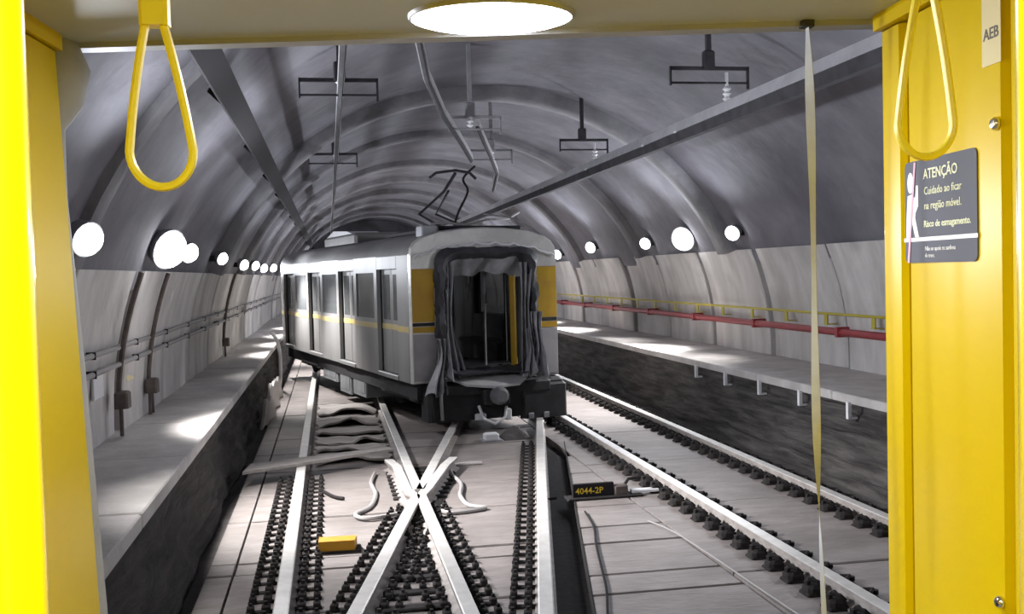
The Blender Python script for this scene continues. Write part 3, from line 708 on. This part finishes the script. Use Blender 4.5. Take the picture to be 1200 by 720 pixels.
cable('loose wire drooping from the overhead bars to the train roof', [(2.75, 19, 4.6), (2.5, 18.8, 4.35), (2.55, 18.6, 4.1), (2.38, 18.6, 3.75), (2.3, 18.7, 3.5)], .022, 'iron', 'drooping_wire')
t = tag(MB().prism([(-1.2, 13.9), (-1.14, 14.5), (.8, 15.3), (.86, 15.1)], .012, .05).build('loose_plank', 'wood'), 'long grey plank lying slanted across the leftmost rail', 'plank')
def shard(label, cx, cy, sx, sy, h, seed, mat='slab', cat='debris'):
    r = random.Random(seed); k = [r.uniform(0, 6) for _ in range(4)]
    def fn(u, v):
        edge = .5+.5*math.sin(math.pi*min(1, max(0, u)))**.4
        return (cx+sx*(u-.5)*(1-.12*math.sin(v*5+k[0])**2), cy+sy*(v-.5)+.16*math.sin(u*6+k[1])*sy*(1-v)+.05*math.sin(u*17+k[2]), SLABZ+.035+h*(1-v)*edge*(.75+.3*math.sin(u*7+k[2])+.15*math.sin(u*15+k[3])))
    return tag(MB().grid(fn, 20, 6, thick=(0, 0, -.035)).build('broken_slab_piece', mat, None, True), label, cat)
for i, (cy, sy, h, lab) in enumerate(((15.7, .55, .10, 'heaved broken concrete strip just behind the slanted plank'), (16.45, .5, .14, 'second heaved concrete strip behind the slanted plank'), (17.3, .6, .16, 'third heaved concrete strip behind the slanted plank'), (18.3, .7, .2, 'fourth heaved concrete strip behind the slanted plank'), (19.6, .9, .26, 'fifth heaved strip, partly beneath the train bogie'), (21.4, 1.2, .3, 'farthest heaved concrete strip below the grey equipment boxes'))):
    shard(lab, .28, cy, 1.2, sy*1.5, h*.3+.03, i+1, 'rubble')
t = thing('pale_track_block', 'small pale block on the bed in front of the coupler', 'block', (2.56, 16.65, SLABZ), R(4))
MB().cbox((-.12, -.1, .03), (.12, .1, .13), .02).build('block_body', 'white', t); MB().cbox((-.17, -.16, 0), (.17, .13, .03), .01).build('block_plate', 'galv', t)
t = thing('broken_bed_lump', 'dark rubble lump right of the pale block under the train end', 'debris', (3.0, 16.8, SLABZ), 0)
MB().grid(lambda u, v: (.5*(u-.5), .5*(v-.5), .16*(math.sin(math.pi*u)*math.sin(math.pi*v))**.6*(1+.3*math.sin(u*9+v*7))), 12, 10).build('lump_body', 'slabdark', t, True)
for i, (x, y, h) in enumerate(((-1.26, 20.5, .5), (-1.27, 22.3, .62), (-1.26, 24, .55))):
    o = MB().grid(lambda u, v: (x+.14*(u-.5)*(1.5-v), y+1.3*(u-.5)*(1-.5*v)+.1*math.sin(v*5+i), -.26+h*v+.05*math.sin(u*9+i)), 10, 8, thick=(.05, 0, 0)).build('leaning_slab_fragment', 'walk', None, True)
    tag(o, ['grey slab fragment leaning in the left trench, nearest of three', 'grey slab fragment leaning in the left trench, middle of three', 'grey slab fragment leaning in the left trench, farthest of three'][i], 'debris')

# ================================================================== CARRIAGE THE CAMERA STANDS IN
CYAW = -R(5.87)
CAR = thing('carriage_interior', 'yellow-walled carriage end with beige ceiling framing the view', 'train carriage', (0, 0, EYE), CYAW)
XL, XRT, ZC, ZF = -.82, 1.0, .55, -1.55
YB = -4.2
# ceiling slab with skewed end, metal edge trim
MB().prism([(XL-.12, YB), (XRT+.12, YB), (XRT+.12, 2.265), (XL-.12, 2.46)], ZC, ZC+.09).build('ceiling_panel', 'beige', CAR)
def skew(x): return 2.46+(2.265-2.46)*(x-(XL-.12))/(XRT-XL+.24)
MB().prism([(XL-.1, skew(XL-.1)-.02), (XRT+.1, skew(XRT+.1)-.02), (XRT+.1, skew(XRT+.1)+.03), (XL-.1, skew(XL-.1)+.03)], ZC-.012, ZC+.1).build('edge_trim', 'trim', CAR)
MB().prism([(XL-.1, YB), (XRT+.1, YB), (XRT+.1, 2.2), (XL-.1, 2.4)], ZF-.12, ZF).build('floor_panel', 'floorcar', CAR)
# left wall: end post, panel, cornice
def lend(z): return 2.365+(.5-z)*.115
zs = [ZF, -.8, -.2, .2, .52]
def wall_poly(x, y0, fend, z0, z1, th, mat, name, sgn, par=CAR, n=8, bev=.012):
    # vertical panel facing the aisle, its end edge given by fend(z)
    vs = []; fs = []
    for i in range(n+1):
        z = z0+(z1-z0)*i/n; e = fend(z)
        vs += [(x+sgn*th, y0, z), (x+sgn*bev, y0, z), (x, y0+bev, z), (x, e-bev*2.2, z), (x+sgn*bev*.7, e-bev*.6, z), (x+sgn*bev*2, e, z), (x+sgn*th, e, z)]
    for i in range(n):
        for k in range(7): fs.append((i*7+k, i*7+(k+1) % 7, (i+1)*7+(k+1) % 7, (i+1)*7+k))
    fs += [tuple(range(7)), tuple(range(n*7, n*7+7))]
    return MB().add(vs, fs).build(name, mat, par, True)
wall_poly(XL, 1.30, lend, ZF, .512, .10, 'yellow', 'wall_panel', -1)
wall_poly(XL, YB, lambda z: 1.292, ZF, .512, .10, 'yellow', 'wall_panel', -1)
MB().box((XL-.10, YB, .516), (XL+.012, 2.35, ZC)).build('cornice_strip', 'yellow', CAR)
# right wall: narrow end post, main panel, near panel
wall_poly(XRT+.004, 2.132, lambda z: 2.25, ZF, .512, .10, 'yellow', 'end_post', 1)
wall_poly(XRT+.004, 1.738, lambda z: 2.124, ZF, .512, .10, 'yellow', 'wall_panel', 1)
wall_poly(XRT, YB, lambda z: 1.73, ZF, .512, .10, 'yellow', 'wall_panel', 1)
MB().box((XRT-.012, YB, .516), (XRT+.10, 2.235, ZC)).build('cornice_strip', 'yellow', CAR)
MB().box((XL-.1, YB-.08, ZF), (XRT+.1, YB, ZC)).build('rear_partition', 'beige', CAR)
# grey gangway seal beyond the left wall
pts = [(XL-.055, 2.40+.02, .54), (XL-.03, 2.43, .48), (XL-.04, 2.42, .43), (XL-.075, 2.42, .36), (XL-.078, lend(.2)+.04, .2), (XL-.07, lend(-.2)+.045, -.2), (XL-.065, lend(-.8)+.05, -.8), (XL-.065, lend(-1.5)+.05, -1.5)]
MB().tube(pts, .05, 12, rs=[.075, .075, .07, .06, .055, .055, .055, .055]).build('gangway_seal', 'greyrubber', CAR, True)
# panel screws
def screw(x, y, z, s):
    MB().lathe([(.012, 0), (.012, .004), (.008, .009), (.003, .010)], (x, y, z), 12, mat=Matrix.Rotation(-s*R(90), 4, 'Y')).build('panel_screw', 'chrome', CAR, True)
screw(XRT+.003, 1.762, .243, 1); screw(XRT+.003, 1.762, -.618, 1); screw(XL-.001, 2.09, .253, -1); screw(XL-.001, 2.10, -.5, -1)

def ceil_lamp(label, x, y, rx, ry, watt):
    t = thing('ceiling_lamp', label, 'lamp', (0, 0, 0), 0, 'ceiling lamps of the carriage')
    t.matrix_world = Matrix.Translation((0, 0, EYE)) @ Matrix.Rotation(CYAW, 4, 'Z') @ Matrix.Translation((x, y, ZC))
    sc = Matrix.Diagonal((rx, ry, 1, 1))
    MB().lathe([(1.04, .02), (1.04, -.004), (1.02, -.009), (1.0, -.009), (.98, 0)], (0, 0, 0), 40, mat=sc).build('lamp_rim', 'trim', t, True)
    MB().lathe([(1.0, .005), (1.0, -.008), (.9, -.014), (.5, -.018), (.1, -.019)], (0, 0, 0), 40, mat=sc).build('lamp_lens', 'carlens', t, True)
    ld = bpy.data.lights.new('ceiling_lamp_light', 'AREA'); ld.shape = 'ELLIPSE'; ld.size = rx*2; ld.size_y = ry*2; ld.energy = watt; ld.color = (.97, .98, 1)
    link('lamp_light', ld, t, (0, 0, -.03))
ceil_lamp('glowing oval lamp in the carriage ceiling above the opening', .135, 2.20, .172, .135, CAR_W)
ceil_lamp('added unseen ceiling lamp overhead in the carriage, next behind the oval one', .1, .05, .17, .17, CAR_W*1.6)  # out of view, added to light the carriage
ceil_lamp('added unseen ceiling lamp at the back of the carriage', .1, -2.0, .17, .17, CAR_W*1.6)  # second added lamp, out of view behind the camera

CM = Matrix.Translation((0, 0, EYE)) @ Matrix.Rotation(CYAW, 4, 'Z')
def cthing(name, label, cat, p, group=None, rz=0):
    t = thing(name, label, cat, (0, 0, 0), 0, group); t.matrix_world = CM @ Matrix.Translation(p) @ Matrix.Rotation(rz, 4, 'Z'); return t
# vertical grab poles near the camera
for lab, x, y in (('bright yellow vertical grab pole at the left edge', -.246, .60), ('bright yellow vertical grab pole at the right edge', .375, .60)):
    t = cthing('grab_pole', lab, 'pole', (x, y, ZF), 'yellow grab poles')
    MB().tube([(0, 0, .01), (0, 0, 1), (0, 0, ZC-ZF-.01)], .0185, 20).build('pole_tube', 'pole', t, True)
    MB().lathe([(.045, 0), (.045, .008), (.024, .03)], (0, 0, 0), 18).build('pole_foot', 'pole', t, True)
    MB().lathe([(.024, -.03), (.045, -.008), (.045, 0)], (0, 0, ZC-ZF), 18).build('pole_socket', 'pole', t, True)
# hanging straps
def strap(label, x, y, zb, ztop, wid, rz, lean):
    # zb: bottom of the loop, ztop: where the loop meets its block
    t = cthing('hand_strap', label, 'strap', (x, y, zb), 'yellow hand straps', rz)
    H = ztop-zb; path = []; hw = wid/2
    L = []
    for i in range(25):
        u = i/24; L.append(u)
    side = []
    for u in L:     # right half from bottom to top
        z = H*(1-math.cos(u*math.pi/2)) if u < .5 else None
        side.append(u)
    def half(sg):
        out = []
        for i in range(21):
            v = i/20
            if v < .4:
                a = v/.4*math.pi/2; out.append((sg*hw*math.sin(a), hw*1.15*(1-math.cos(a))))
            else:
                q = (v-.4)/.6; zz = hw*1.15+(H-hw*1.15)*q
                out.append((sg*(hw*(1-q)**1.0*(1+.25*q)+.011*q), zz))
        return out
    r_ = half(1); l_ = half(-1)
    pts = [(xx+lean*zz, zz) for xx, zz in l_[::-1]+r_[1:]]
    # flat rounded strap, 9 mm thick, 12 mm deep
    pr = [(.0058*math.cos(k*math.pi/4), .008*math.sin(k*math.pi/4)) for k in range(8)]
    vs = []; n = len(pts)
    for i, (px, pz) in enumerate(pts):
        q0, q1 = pts[max(i-1, 0)], pts[min(i+1, n-1)]; tx, tz = q1[0]-q0[0], q1[1]-q0[1]; l = math.hypot(tx, tz); nx, nz = tz/l, -tx/l
        for a, b in pr: vs.append((px+nx*a, b, pz+nz*a))
    fs = [(i*8+k, i*8+(k+1) % 8, (i+1)*8+(k+1) % 8, (i+1)*8+k) for i in range(n-1) for k in range(8)]
    MB().add(vs, fs+[tuple(range(8)), tuple(range((n-1)*8, n*8))]).build('strap_loop', 'strap', t, True)
    b = lean*H
    MB().cbox((b-.017, -.013, H-.004), (b+.019, .013, H+.06), .005).build('strap_block', 'strap', t)
    MB().cbox((b-.013, -.006, H+.055), (b+.013, .006, ZC-zb-.0), .003).build('strap_band', 'strap', t)
strap('yellow hanging hand strap with block, upper left of the opening', -.345, 1.35, .121, .330, .080, 0, -.02)
strap('yellow hanging hand strap in front of the right yellow panel', .718, 1.45, .153, .395, .083, 0, .01)
# pale twisted strip hanging in the opening
t = cthing('hanging_strip', 'pale twisted strip of torn tape hanging in the opening', 'strip', (0, 0, 0))
def rib(u, v):
    z = .56-2.05*u; x = .850+.024*u**.8+.004*math.sin(u*9); a = 1.45+5.6*u+.8*math.sin(u*11)
    wv = .0155*(1+.3*math.sin(u*17))*(v-.5)
    return (x+wv*math.cos(a), 2.27+wv*math.sin(a)+.01*math.sin(u*6), z)
MB().grid(rib, 110, 2, thick=(.0015, .0015, 0)).build('strip_band', 'ribbon', t, True)
MB().cbox((.836, 2.255, .535), (.864, 2.285, .56), .004).build('strip_clip', 'aludark', t)

# warning sign on the right wall (local: u along +y reversed so text reads left to right from the aisle)
SG = cthing('warning_sign', 'grey warning sign with white figure on the right yellow panel', 'sign', (XRT+.004-.0008, 1.985, .104), None, -R(90))
# local x runs toward the camera (-y of the car), local y points into the wall (+x of the car)
def flat(poly, y0, mat, name, th=.0006):
    return MB().prism(poly, y0, y0-th, 'y').build(name, mat, SG)
SW, SH = .277, .208
sq = rrect(-.132, .158, -.105, .106, .014)
flat(sq, .001, 'signgrey', 'sign_plate', .003)
flat([(-.136, -.061), (.161, -.061), (.161, -.053), (-.136, -.053)], -.0021, 'signwhite', 'white_line')
def blob(pts): return pts
flat([(-.106+.013*math.cos(a), .062+.022*math.sin(a)) for a in [2*math.pi*i/14 for i in range(14)]], -.0021, 'signwhite', 'figure_head')
flat([(-.118, .036), (-.098, .038), (-.085, .028), (-.080, .055), (-.072, .055), (-.072, .012), (-.084, -.002), (-.086, -.012), (-.070, -.052), (-.086, -.052), (-.099, -.022), (-.108, -.052), (-.126, -.052), (-.124, -.01)], -.0021, 'signwhite', 'figure_body')
flat([(-.088, .103), (-.080, .103), (-.112, -.105), (-.121, -.105)], -.0028, 'signpink', 'pink_line')
for txt, sz, x, z, mt, bold in (('ATENÇÃO', .029, -.048, .074, 'signtext', True), ('Cuidado ao ficar', .0225, -.046, .040, 'signtext', False), ('na região móvel.', .0225, -.046, .010, 'signtext', False), ('Risco de esmagamento.', .0195, -.048, -.027, 'signtext', True), ('Não se apoie na sanfona', .0125, -.044, -.077, 'signwhite', False), ('do trem.', .0115, -.044, -.091, 'signwhite', False)):
    link('sign_text', text_mesh(txt, sz, mt, bold), SG, (x, -.0026, z), (R(90), 0, 0))
# cream sticker high on the right panel
ST = cthing('panel_sticker', 'cream sticker with dark letters at the top of the right panel', 'sticker', (XRT+.0035, 1.776, .41), None, -R(90))
MB().prism([(-.031, -.06), (.031, -.06), (.031, .085), (-.031, .085)], .0005, -.0012, 'y').build('sticker_plate', 'cream', ST)
link('sticker_text', text_mesh('AEB', .029, 'inkgrey', True), ST, (-.025, -.0016, -.005), (R(90), 0, 0))
